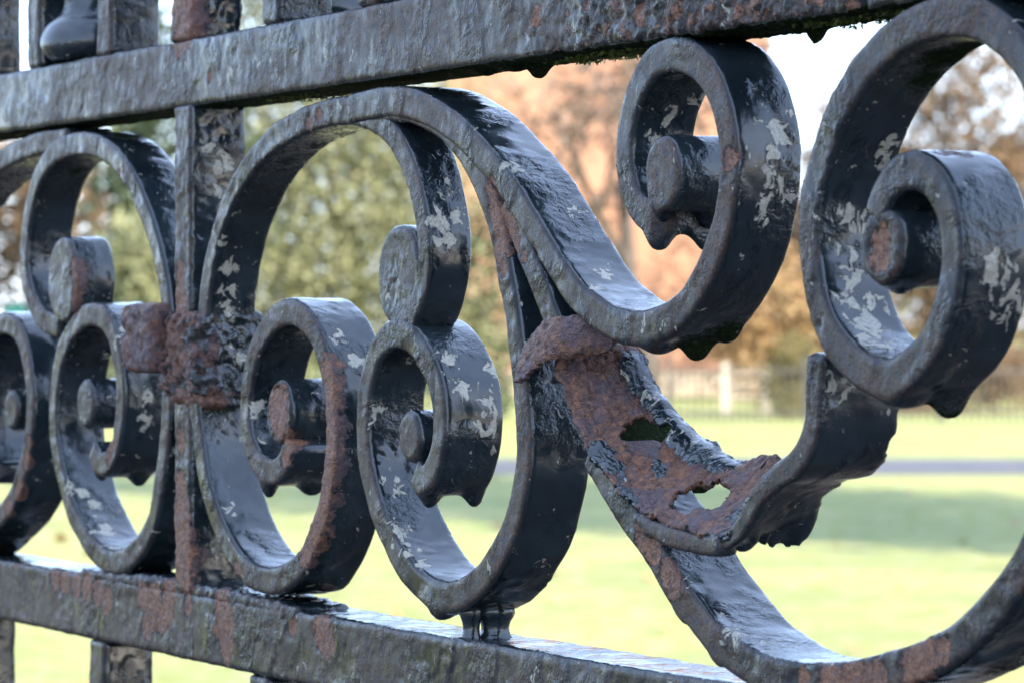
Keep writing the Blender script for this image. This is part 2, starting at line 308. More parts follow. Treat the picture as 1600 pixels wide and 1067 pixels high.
# railing beyond the lawn
BLK=simple("black_railing_paint",[(.3,(.014,.014,.014)),(.7,(.03,.03,.028))],8,.5)
ry=55.6; rx0,rx1=at(1045,ry),at(1900,ry); rl=empty("iron_railing",((rx0+rx1)/2,ry,0),"low black iron railing at the far edge of the lawn, under the trees","railing")
cx=(rx0+rx1)/2
for z in (.12,.72):
    v,f=boxv(rx0-cx,rx1-cx,-.012,.012,z,z+.035); link("rail",mesh("rail",v,f,BLK,False),rl)
v,f=boxv(-.009,.009,-.009,.009,0,.84); me=mesh("picket",v,f,BLK,False)
for i in range(int((rx1-rx0)/.11)): link("picket",me,rl,(rx0-cx+.11*i,.022,0))
v,f=boxv(-.035,.035,-.035,.035,0,.95); me=mesh("post",v,f,BLK,False)
for i in range(5): link("post",me,rl,(rx0-cx+2.0*i,-.05,0))
WHITE=simple("white_paint",[(.3,(.20,.18,.15)),(.7,(.27,.245,.20))],9,.6)
gy=60; g=empty("white_gate",(at(1150,gy),gy,0),"pale wooden gate with two posts behind the railing right of the rusty scroll","gate")
for px,wd,zz in ((1134,.16,.82),(1197,.10,.66)):
    v,f=boxv(-wd/2,wd/2,-.07,.07,0,zz); vv=v.copy(); vv[4:,:2]*=.8; link("post",mesh("post",vv,f,WHITE,False),g,(at(px,gy)-at(1150,gy),0,0))
for z in (.25,.45,.62):
    v,f=boxv(at(1142,gy)-at(1150,gy),at(1195,gy)-at(1150,gy),-.02,.02,z,z+.06); link("gate_rail",mesh("gate_rail",v,f,STONE,False),g)
SIGN=simple("green_enamel",[(.3,(.02,.22,.15)),(.7,(.03,.28,.19))],5,.4)
sy=58; sg=empty("green_sign",(at(24,sy),sy,0),"small green sign board on a post at the far left behind the fence","sign")
v,f=boxv(-.16,.16,-.012,.012,1.47,1.72); link("board",mesh("board",v,f,SIGN,False),sg)
v,f=tube([(0,.03,0),(0,.03,1.7)],[.025,.025],8); link("post",mesh("post",v,f,BLK),sg)
# fallen leaves on the lawn
rs=np.random.default_rng(5); n=110; yy=rs.uniform(12,50,n); xx=rs.uniform(-.16,.16,n)*yy*1.15; s_=rs.uniform(.03,.065,n); an=rs.uniform(0,6.3,n)
c=np.stack([xx,yy,np.full(n,.03)],1); a=np.stack([np.cos(an)*s_,np.sin(an)*s_,rs.normal(0,.015,n)],1); b_=np.stack([-np.sin(an)*s_*.6,np.cos(an)*s_*.6,rs.normal(0,.02,n)],1)
V=np.stack([c-a,c+b_,c+a,c-b_],1).reshape(-1,3); fl=link("fallen_leaves",mesh("fallen_leaves",V,np.arange(4*n).reshape(n,4),leafmat("fallen_leaf",(.14,.08,.03),(.22,.14,.06),(.30,.22,.10),3,.2),False)); fl['kind']='stuff'; fl['label']="scattered brown fallen leaves lying on the frosty lawn"; fl['category']="leaves"
# trees and a house behind and to the right of the viewer: they shade the fence and part of the lawn
def bigtree(x,y,h,r,seed,label,mat=DARKG,n=9000,size=.14,z0=1.2):
    tree("holly_tree",label,"tree",x,y,h,[(0,0,(h+z0)/2,r,r,(h-z0)/2),(r*.3,0,h*.45,r*.9,r*.8,h*.32),(-r*.3,.2,h*.6,r*.7,r*.8,h*.3)],n,size,mat,.2,seed,"holly trees beside the viewer",levels=2)
bigtree(3.6,-4.9,5.2,1.9,61,"dense holly tree right behind the viewer, shading the fence")
bigtree(5.4,-6.6,6.2,2.0,62,"taller holly tree farther behind the viewer")
bigtree(9.8,18.7,11,3.0,63,"tall evergreen right of the lawn, nearer the hedge",n=5200,size=.2)
bigtree(13.5,13.6,11,3.0,64,"tall evergreen right of the lawn, nearer the fence",n=5200,size=.2)
# ------------------------------------------------------------------ the iron fence
DATA=json.loads('{"strips":{"A1":{"p":[[-239.5,1.8],[-241.7,9.6],[-247.8,21.4],[-258.4,33.5],[-271.5,44.8],[-288.9,53.5],[-309.9,58.3],[-331.6,58.8],[-350.7,55.3],[-365.7,45.9],[-373.7,34.3],[-375.7,21.4],[-369.8,9.5],[-356.6,1.9],[-339.9,-0.6]],"t":8,"d":16,"d1":16},"A0":{"p":[[-489.3,20.8],[-470.0,36.6],[-443.8,47.3],[-414.9,54.8],[-387.2,59.0],[-360.4,60.9],[-334.7,61.0]],"t":8,"d":16,"d1":16},"A2":{"p":[[-212.7,-6.9],[-210.6,7.4],[-205.4,20.7],[-195.1,33.7],[-179.0,44.4],[-158.5,52.8],[-134.9,57.2],[-112.3,58.7],[-92.6,57.2],[-77.8,52.4],[-66.2,44.6],[-58.1,35.0],[-53.7,24.9],[-53.3,14.8],[-58.1,6.5],[-64.6,0.7]],"t":8,"d":16,"d1":12},"R1":{"p":[[-217.5,-18.4],[-216.4,-27.0],[-212.8,-38.4],[-205.5,-51.5],[-193.2,-63.2],[-176.1,-71.1],[-156.2,-72.8],[-137.3,-67.6],[-124.0,-56.3],[-115.9,-42.5],[-113.7,-30.1],[-115.0,-17.8],[-121.3,-6.4],[-130.3,0.7],[-141.9,3.8],[-156.1,1.6],[-168.2,-5.7],[-174.6,-15.0],[-176.6,-24.3],[-174.1,-33.5],[-166.8,-39.8],[-156.1,-41.8],[-147.6,-38.6],[-143.3,-32.7]],"t":8,"d":17,"d1":17},"L1":{"p":[[-241.2,-17.8],[-242.3,-27.6],[-246.2,-41.4],[-251.8,-55.4],[-263.0,-66.8],[-279.1,-73.5],[-296.2,-74.8],[-313.1,-70.6],[-328.6,-61.4],[-339.9,-49.7],[-346.3,-38.3],[-347.6,-25.6],[-342.4,-11.8],[-329.8,-1.3],[-313.0,3.5],[-297.9,1.8],[-287.8,-6.3],[-283.7,-16.4],[-283.7,-26.5],[-287.3,-36.6],[-295.6,-43.4],[-304.0,-44.1],[-310.0,-39.3]],"t":8,"d":17,"d1":17},"R2":{"p":[[-101.3,59.0],[-77.8,58.5],[-57.3,56.4],[-37.5,50.0],[-22.2,40.0],[-12.8,29.6],[-6.6,18.2],[-1.8,6.2],[1.8,-5.7],[4.7,-17.5],[6.1,-28.6],[4.3,-39.7],[-1.8,-50.3],[-11.7,-59.6],[-24.1,-66.4],[-38.7,-70.0],[-55.3,-67.9],[-70.4,-60.3],[-82.9,-49.9],[-90.5,-38.1],[-92.7,-26.1],[-90.5,-15.7],[-84.1,-7.0],[-73.7,-2.2],[-62.2,-3.2],[-52.5,-8.5],[-45.3,-15.9],[-43.0,-24.1],[-45.0,-32.5],[-49.3,-38.1],[-55.3,-40.6],[-59.7,-37.9]],"t":8.5,"d":17,"d1":17},"L2":{"p":[[-513.0,49.5],[-519.6,21.2],[-521.3,-7.4],[-519.7,-35.9],[-513.3,-59.5],[-497.4,-75.3],[-470.2,-80.8],[-436.7,-76.8],[-409.5,-67.6],[-388.7,-58.0],[-375.2,-43.4],[-369.8,-28.2],[-372.5,-15.3],[-380.5,-4.5],[-394.1,0.7],[-410.8,-1.3],[-422.1,-11.4],[-426.5,-24.8],[-425.1,-40.4],[-416.5,-50.2],[-406.7,-49.9]],"t":8,"d":17,"d1":17},"T":{"p":[[-101.3,58.7],[-77.8,59.5],[-57.3,57.6],[-37.5,52.1],[-22.2,45.5],[-7.3,37.4],[5.4,29.1],[17.1,20.1],[28.2,11.9],[40.0,5.2],[53.3,0.9],[67.7,-0.7],[80.2,1.0],[90.3,5.2],[98.4,11.6],[104.9,19.1],[109.0,27.6],[110.7,36.0],[108.7,45.4],[103.4,53.5],[94.8,59.3],[83.3,61.8],[73.4,60.3],[66.1,54.8],[61.3,46.9],[60.4,38.7],[62.6,31.2],[68.3,26.3],[75.6,25.2]],"t":8.5,"d":17,"d1":17},"N":{"p":[[-6.6,31.8],[2.2,22.0],[10.8,12.4],[17.8,4.5],[23.4,-2.5]],"t":9,"d":15,"d1":15},"L":{"p":[[39.7,-30.1],[51.0,-38.2],[60.7,-45.0],[70.3,-50.5],[80.6,-58.5],[93.9,-66.3],[103.7,-70.9],[115.4,-74.4],[128.6,-76.4],[145.0,-76.2],[162.2,-74.2],[177.4,-71.0],[189.7,-67.7],[201.7,-63.3],[212.1,-57.3],[220.1,-51.2],[227.2,-44.2],[235.6,-32.1],[239.4,-20.9],[237.7,-11.2]],"t":8.5,"d":19,"d1":19},"K":{"p":[[27.5,-16.4],[36.0,-27.7],[52.6,-39.3]],"t":3,"d":22,"d1":22},"V":{"p":[[252.5,10.7],[248.3,22.9],[242.4,35.2],[234.4,46.6],[224.5,55.3],[213.2,60.2],[199.2,61.8],[185.9,59.9],[173.5,55.2],[163.4,48.1],[155.6,39.7],[150.0,29.8],[147.9,20.3],[149.5,10.7],[153.5,1.5],[160.8,-5.2],[170.3,-9.4],[181.1,-10.9],[189.6,-7.9],[196.9,-2.7],[201.6,4.0],[203.9,11.4],[203.7,18.4],[201.3,24.9],[196.4,29.5],[189.1,31.6],[182.3,30.5],[177.3,26.9],[174.3,21.7]],"t":8.5,"d":17,"d1":17},"U":{"p":[[102.0,-48.6],[110.1,-47.3],[116.8,-42.9],[121.6,-37.7],[128.6,-33.8],[137.4,-30.2],[143.1,-25.9],[145.8,-20.6],[146.6,-13.8],[147.4,-5.9]],"t":8,"d":20,"d1":20},"lip":{"p":[[65.2,-45.1],[74.0,-46.8],[84.9,-48.3],[98.4,-49.3],[107.2,-48.6]],"t":5,"d":5,"d1":5}},"eyes":{"A1":[[-336.7,14.9],14.5],"A2":[[-69.5,13.0],14],"R1":[[-150.9,-24.7],9.5],"L1":[[-316.1,-25.0],8.0],"R2":[[-62.2,-29.1],7],"L2":[[-391.4,-28.6],7],"T":[[79.0,34.8],8.7],"V":[[177.8,16.3],8.5]},"W":[[0,-11.0,33.5,0,3.5],[0,-8.8,28.6,0,4.5],[0,-3.6,24.5,0,4.5],[0,-0.0,20.5,0,3.5],[0,-7.3,19.8,0,3.6],[0,-4.7,14.2,0,2.4],[0,5.4,17.2,0,2],[0,13.6,17.9,0,2],[0,-115.9,-11.6,0,4.4],[0,-114.5,-16.0,0,5],[0,-113.6,-21.3,0,5.2],[0,-113.2,-26.6,0,5.2],[0,-113.2,-31.9,0,5.2],[0,-114.5,-37.2,0,5.2],[0,-115.4,-41.6,0,5],[0,-117.7,-47.0,0,5],[0,-121.3,-52.5,0,5.2],[0,-125.8,-58.0,0,5.4],[0,-131.3,-63.1,0,5],[0,-142.3,-67.1,6,5.5],[0,-142.4,-69.0,10,5],[0,-144.9,-67.5,14,4],[0,-150.9,-23.8,0,7.5],[0,-143.3,-32.7,0,4],[0,-145.7,-37.3,0,3],[0,-227.0,15.3,0,4],[0,-227.6,7.5,0,6],[0,-227.6,-0.2,0,6.5],[0,-224.4,-6.9,0,8],[0,-227.1,-35.0,0,4],[0,-228.2,-48.6,0,5],[0,-226.6,-56.2,0,6],[0,-226.6,-64.0,0,7],[0,-227.1,-71.7,0,7.5],[0,-230.4,-62.3,5,6],[0,-230.3,-70.1,6,6],[0,-224.5,-75.4,0,6],[0,-226.8,-54.4,4,4],[0,-344.5,-82.6,0,4.5],[0,-334.9,-83.3,0,5],[0,-323.6,-83.8,0,5],[0,-313.2,-84.4,0,5],[0,-302.8,-85.4,0,5],[0,-294.4,-87.3,0,4.5],[0,-261.9,-83.6,0,5],[0,-251.8,-84.0,0,6],[0,-254.6,-88.1,0,6],[0,-246.2,-89.5,0,5.5],[0,-258.5,-92.9,0,4.5],[0,-239.6,-81.2,0,5.5],[0,-239.6,-86.1,0,5],[0,-224.5,-67.7,0,7],[0,-222.9,-84.0,0,3.4],[0,-195.2,-84.1,0,6],[0,-193.2,-87.7,0,7],[0,-192.2,-91.4,0,6],[0,-191.2,-94.5,0,4.5],[0,-120.4,-84.3,0,5.5],[0,-115.9,-86.6,0,4.6],[0,-198.3,-81.4,0,4],[0,-182.1,-72.4,0,3.6],[0,-180.1,-75.0,0,3],[0,-386.0,-81.1,0,2],[0,-142.0,-85.5,0,2.2],[0,-139.8,-84.0,2,3],[0,191.4,32.1,5,4],[0,193.0,31.3,7,4],[0,194.7,30.4,9,3.6],[0,193.2,32.5,2,3],[0,177.3,14.4,0,4.5],[0,178.1,17.6,0,4],[0,67.7,-48.8,0,3.2],[0,73.4,-52.1,0,3.4],[0,79.0,-55.9,0,3.6],[0,83.3,-58.9,0,3],[0,55.2,-51.5,8,5],[0,63.8,-55.5,8,5],[0,51.1,-53.4,14,6],[0,60.6,-58.9,14,5],[0,141.0,-76.0,0,3],[0,151.7,-75.1,0,5],[0,162.2,-74.3,0,5],[0,171.1,-73.2,0,4.5],[0,184.8,-69.4,0,4.5],[0,190.9,-67.6,0,4.5],[0,196.9,-65.6,0,3],[0,-373.8,-45.5,0,3.5],[0,-381.9,-55.5,0,4],[0,-392.8,-62.5,0,4],[0,-371.2,-39.0,0,2.5],[0,151.6,5.3,0,2.5],[0,153.2,1.2,0,3],[0,149.8,9.4,0,2],[0,-323.5,18.5,0,5],[0,-321.0,12.2,0,5],[0,-323.5,7.1,0,4],[0,-290.2,-36.7,0,3],[0,-293.2,-41.9,0,2.6],[0,14.3,75.8,0,3],[0,67.7,71.8,0,3],[0,162.1,65.5,0,3],[0,-204.3,73.8,0,1.8],[0,23.0,65.0,0,2.4],[0,26.1,-28.2,15,6],[0,41.3,-29.3,14,7],[0,51.1,-34.4,14,6],[0,41.5,-29.2,7,6],[0,39.7,-31.3,18,6],[0,44.0,-31.5,10,6],[0,34.5,-32.6,15,6],[0,-277.2,49.0,0,1.5],[0,-281.3,47.8,0,1.5],[0,-130.3,56.1,0,2.4],[0,-123.5,58.4,0,2.2],[0,184.8,-8.0,0,2],[0,-373.8,-11.0,0,1.6],[0,111.6,36.7,0,3],[0,-227.0,94.5,0,9],[0,-228.6,90.7,0,9],[0,-229.7,98.5,0,9],[0,-224.3,102.0,0,9],[0,-132.6,49.9,0,1],[1,-165.8,54.3,9,9],[1,-149.3,57.2,10,8],[1,-182.8,50.4,10,7],[1,185.1,56.9,9,9],[1,193.1,55.8,10,8],[1,173.7,55.1,10,8],[1,77.2,-3.1,10,8],[1,85.7,1.3,12,7],[1,176.9,-12.1,8,8],[1,180.4,-10.7,12,8],[1,189.4,-4.1,14,6],[1,-301.5,58.3,10,8],[1,-314.0,57.8,8,7],[1,-350.5,55.1,10,6],[1,-424.1,65.8,10,8],[1,-202.7,62.6,12,9],[1,-182.8,63.1,10,8],[1,8.4,65.5,10,10],[1,25.1,65.6,12,11],[1,40.2,65.8,12,9],[1,-9.5,64.2,10,10],[1,134.8,63.1,10,9],[1,144.8,63.8,12,8],[1,123.8,63.1,10,8],[1,64.3,27.6,12,6],[1,196.5,-63.8,14,8],[1,203.5,-58.1,14,8],[1,-43.9,-66.8,14,5],[1,114.9,-49.9,12,4],[2,154.3,9.7,5.1,4.0],[2,157.0,4.0,5.1,4.8],[2,160.7,0.1,3.9,4.8],[2,165.7,-3.1,3.9,4.8],[2,151.3,-7.0,17.1,4.0],[2,159.5,37.9,9.9,3.2],[2,157.5,35.0,11.1,3.2],[2,152.8,14.8,5.1,4.0],[2,-330.1,-54.8,3.9,3.2],[2,-325.1,-59.1,7.5,4.0],[2,-312.8,-66.4,6.3,4.8],[2,-297.2,-70.7,3.9,4.0],[2,-83.8,-41.8,5.1,4.0],[2,-71.3,-54.5,1.5,4.0],[2,-64.7,-58.9,2.7,4.0],[2,-58.8,-62.0,2.7,3.2],[2,-203.0,16.7,5.1,3.2],[2,-205.5,10.7,6.3,4.0],[2,-207.0,5.4,7.5,4.0],[2,-197.8,24.9,1.5,2.4],[2,1.2,29.9,9.9,4.8],[2,-2.8,39.7,1.5,4.0],[2,8.5,21.7,9.9,4.0],[2,-1.8,33.2,6.3,4.8],[2,12.8,16.9,11.1,4.0],[2,-24.2,46.9,5.1,3.2],[2,41.7,9.1,1.5,2.4],[2,-50.1,26.8,3.9,4.0],[2,-49.1,21.9,5.1,3.2],[2,-39.5,-18.8,13.5,4.0],[2,-42.8,-12.0,15.9,3.2],[2,-72.3,-6.3,5.1,2.4],[2,114.9,37.0,7.5,4.8],[2,113.8,43.4,9.9,4.8],[2,114.2,30.0,8.7,4.0],[2,208.2,11.5,6.3,4.8],[2,206.6,5.0,9.9,4.8],[2,-172.2,-20.5,13.5,4.0],[2,-172.6,-24.2,15.9,4.0],[2,-172.6,-24.2,1.5,3.2],[2,-209.9,-34.9,14.7,3.2],[2,70.9,1.3,0,1.5],[2,80.2,0.6,0,2.25],[2,96.9,0.6,0,1.5],[2,62.9,68.4,0,2.25],[2,108.6,69.5,0,2.62],[2,107.2,66.8,0,1.88],[2,54.9,73.5,0,1.5],[2,-208.6,-6.2,8.7,4.0],[2,-208.0,-9.7,10,3.0],[2,107.8,-67.9,1.5,3.2],[2,111.5,-69.0,1.5,3.2],[2,64.7,42.9,5.1,3.2],[2,66.9,48.8,8.7,3.2],[2,156.9,56.5,0,1.5],[2,-303.9,-22.8,0,1.5],[2,-335.2,-9.9,15.9,2.4],[2,-274.4,-18.2,0,1.5],[2,-280.2,-6.2,0,1.88],[2,14.0,27.9,11.1,3.2],[2,36.1,12.0,7.5,3.2],[2,-14.6,38.6,15.9,3.2],[2,114.2,30.0,11.1,4.0],[2,112.7,25.4,7.5,3.2],[2,71.1,53.8,14.7,3.2],[2,78.7,57.3,3.9,2.4],[2,-53.6,35.3,7.5,3.2],[2,-50.3,27.8,8.7,3.2],[2,152.2,21.5,8.7,3.2],[2,152.6,24.1,3.9,2.4],[2,156.3,5.0,8.7,4.0],[2,156.0,5.6,1.5,3.2],[2,168.5,-4.3,8.7,3.2],[2,-371.8,-45.5,11.1,3.2],[2,-331.9,-52.9,1.5,4.0],[2,-284.6,-3.9,1.5,3.2],[2,-282.2,-7.8,5.1,3.2],[2,-279.2,-22.4,8.7,3.2],[2,-280.3,-30.0,7.5,3.2],[2,-154.7,-2.2,8.7,3.2],[2,-114.8,-8.8,8.7,4.0],[2,-118.2,-3.9,6.3,3.2],[2,-78.9,-8.6,7.5,3.2],[2,-46.1,-8.3,3.9,3.2],[2,-40.8,-15.4,5.1,3.2],[2,-38.8,-25.0,11.1,4.0],[2,-109.9,-33.5,14.7,3.2],[2,-88.1,-22.3,2.7,2.4],[2,-218.7,-67.6,6,3.0],[2,-197.2,-54.8,3.9,3.2],[2,150.8,-12.3,2.7,2.4],[2,150.9,-11.0,6.3,3.2],[2,-223.5,-9.9,10,3.75],[2,-213.4,-19.4,7.5,4.0],[2,-218.6,53.7,6,3.75],[2,-218.3,48.0,10,3.75],[2,-218.4,40.2,8,3.0],[2,-13.1,-76.9,10,3.75],[2,1.3,-78.2,10,4.5],[2,22.2,-78.2,10,4.5],[2,38.6,-80.1,12,3.75]],"DR":{"T":[[77.2,-4.6,10,4,2.8],[69.7,-5.8,4,1.8,3],[84.3,-1.6,15,1.5,3],[73.4,25.0,2,3.8,2.6],[75.5,24.3,14,4,3]],"R1":[[-163.4,-43.2,2,4.0,2.0],[-157.8,-43.9,13,3,3],[-140.2,-71.7,12,1.5,4]],"L1":[[-307.5,-45.5,3,3,2.0],[-299.7,-43.7,13,3.2,2.4]],"R2":[[-57.6,-43.0,4,3.6,2.3],[-53.0,-42.2,15,3.2,2.2],[-45.7,-72.3,2,2.0,3],[-40.7,-73.1,11,2.5,3.5]],"V":[[180.3,-13.0,2,2,4],[183.0,-12.3,11,4.2,3],[176.2,9.1,3,1.5,2]],"L2":[[-406.9,-71.1,10,2.5,2],[-399.8,-51.9,3,1.5,2]],"U":[[107.2,-48.9,14,3,2.5],[103.2,-49.0,8,2.5,2.5],[110.2,-44.9,19,4.5,2.4],[112.8,-48.4,5,1.6,0.9],[110.1,-48.7,9,2.2,1.1],[108.6,-48.2,16,1.8,1.0],[107.8,-48.9,12,1.2,0.8],[110.5,-46.7,17,1.5,0.9]],"rail":[[-9.2,61.3,12,3.6,2.4],[-15.3,61.6,8,1.8,3],[-35.5,62.8,10,1.5,2],[123.9,63.0,14,3.5,2],[125.9,62.9,8,2,2]],"L":[[85.2,-65.1,1,1.0,2],[102.5,-71.8,1,1,2]],"A2":[],"A1":[]},"sheet":{"F":[[16.4,1.4],[20.6,-5.6],[26.1,-14.1],[32.3,-21.7],[39.7,-29.2],[51.0,-37.1],[63.0,-43.4],[77.1,-46.6],[93.9,-48.5],[108.7,-48.5],[115.9,-44.2],[121.0,-38.7]],"B":[[17.8,-3.0],[30.2,-7.9],[37.8,-14.1],[46.5,-19.3],[52.9,-22.7],[64.2,-27.3],[76.4,-30.8],[87.4,-31.3],[95.3,-31.4],[100.5,-32.1],[103.4,-32.3],[106.8,-32.6]],"holes":[[48.9,-26.8,12.0,5.6,5.7],[80.5,-39.5,10.0,7.6,4.3],[76.1,-41.5,6.5,2.0,2.1]]},"flake":[[[11.8,-1.7,0],[21.3,1.4,-1],[33.3,2.6,1],[45.0,0.6,6]],[[9.3,-5.7,-2],[17.8,-4.1,-3],[29.9,-1.7,-1],[43.4,-1.7,6]],[[7.9,-10.4,-3.5],[16.0,-8.3,-4],[28.2,-5.6,-2],[41.7,-5.5,6]],[[9.7,-15.3,-4.5],[16.0,-13.3,-5],[25.4,-9.4,-2.5],[36.7,-7.8,5]]]}')
PHI=math.radians(64); Uv=np.array([math.cos(PHI),-math.sin(PHI),0]); Dv=np.array([math.sin(PHI),math.cos(PHI),0]); Ov=np.array([0,.938,CH])
def world(u,dep,z): return Ov+Uv*(np.asarray(u)[:,None]/1000)+Dv*(np.asarray(dep)[:,None]/1000)+np.array([0,0,1.0])*(np.asarray(z)[:,None]/1000)
base=Ov+Uv*(-.12); base[2]=0
fence=empty("iron_fence",tuple(base),"old wrought iron fence panel with peeling dark paint, scrolls and rust","fence")
Wr=np.array(DATA['W'])
def wear_of(u,z,dep,nd,dust=1.0,nz=None):
    """rust, moss, chips from the list of worn spots; dust on the faces turned to the road (nd: how far a normal points that way)"""
    A=np.zeros((len(u),4))
    for k,uu,zz,dd,r in Wr:
        m=(np.abs(u-uu)<2.2*r)&(np.abs(z-zz)<2.2*r)
        if m.any():
            q=np.sqrt((u[m]-uu)**2+(z[m]-zz)**2+(1.15*(dep[m]-dd))**2)/r; c=(0,1,3)[int(k)]
            A[m,c]=np.maximum(A[m,c],np.clip(1.35-.85*q,0,1))
    A[:,2]=sstep(.35,.9,-nd)*dust
    A[:,0]=np.maximum(A[:,0],.12*A[:,2])
    if nz is not None: A[:,1]=np.maximum(A[:,1],.50*sstep(.55,.95,-nz)*sstep(10,40,z))
    return A
def catmull(P,n=24):
    P=np.asarray(P,float); Q=np.vstack([2*P[0]-P[1],P,2*P[-1]-P[-2]]); out=[]
    for i in range(len(P)-1):
        t=np.linspace(0,1,n,endpoint=False)[:,None]; a,b,c,d=Q[i:i+4]; out.append(.5*(2*b+(c-a)*t+(2*a-5*b+4*c-d)*t**2+(3*b-a-3*c+d)*t**3))
    return np.vstack(out+[P[-1:]])
def resample(P,ds,smooth=0):
    s=np.concatenate([[0],np.cumsum(np.linalg.norm(np.diff(P,axis=0),axis=1))]); n=max(3,int(s[-1]/ds)); t=np.linspace(0,s[-1],n)
    Q=np.stack([np.interp(t,s,P[:,k]) for k in range(P.shape[1])],1)
    if smooth:
        k=np.exp(-.5*(np.arange(-2*smooth,2*smooth+1)/smooth)**2); k/=k.sum(); w=2*smooth
        e0=2*Q[0]-Q[w:0:-1]; e1=2*Q[-1]-Q[-2:-w-2:-1]; X=np.vstack([e0,Q,e1]); Q=np.stack([np.convolve(X[:,j],k,'valid') for j in range(Q.shape[1])],1)
    return Q
def section(t,d,r,step):
    """closed rounded rectangle: across a in +-t/2, depth b in 0..d; with outward normals"""
    r=min(r,t*.45,d*.45); P=[];N=[]
    def line(p,q,n):
        L=math.dist(p,q); k=max(1,int(L/step))
        for i in range(k): f=i/k; P.append((p[0]+(q[0]-p[0])*f,p[1]+(q[1]-p[1])*f)); N.append(n)
    def arc(c,a0):
        k=max(3,int(r*1.57/step*1.3))
        for i in range(k): a=a0+math.pi/2*i/k; P.append((c[0]+r*math.cos(a),c[1]+r*math.sin(a))); N.append((math.cos(a),math.sin(a)))
    h=t/2
    line((h,r),(h,d-r),(1,0)); arc((h-r,d-r),0); line((h-r,d),(-h+r,d),(0,1)); arc((-h+r,d-r),math.pi/2)
    line((-h,d-r),(-h,r),(-1,0)); arc((-h+r,r),math.pi); line((-h+r,0),(h-r,0),(0,-1)); arc((h-r,r),1.5*math.pi)
    return np.array(P),np.array(N)
def relief(u,z,dep,A,seed,amp=1.0,rough=0):
    p=np.stack([u,z,dep],1)+seed*37.1
    h=.27*fbm(p/13,2)+.06*fbm(p/3.2,2)*(1-.3*A[:,2])
    h=h+A[:,2]*.06*perlin(p/1.2)
    lump=sstep(.22,.6,perlin(p/7+90)); h=h+.30*lump*perlin(p/1.9)
    R=sstep(.40,.55,A[:,0]+.30*perlin(p/1.9+40)); h=h-R*.32+R*.22*fbm(p/1.5+9,2)
    if not np.isscalar(rough) or rough: h=h+np.where(rough>1.6,.45*rough,0)*fbm(p/10+33,2)+rough*(.5*fbm(p/3.5+70,3)+.25*fbm(p/1.3+30,2))
    return h*amp
def do_drips(z0,u,z,dep,nz,lst):
    add=np.zeros(len(u))
    for du,dz,dd,h,r in lst:
        q=((u-du)**2+(dep-dd)**2)/r**2; m=(q<7)&(np.abs(z-dz)<9)&(nz<.35)
        add[m]-=h*np.exp(-(q[m]/1.5)**1.5)*sstep(.35,-.35,nz[m])
    return add
SPEED=1.0
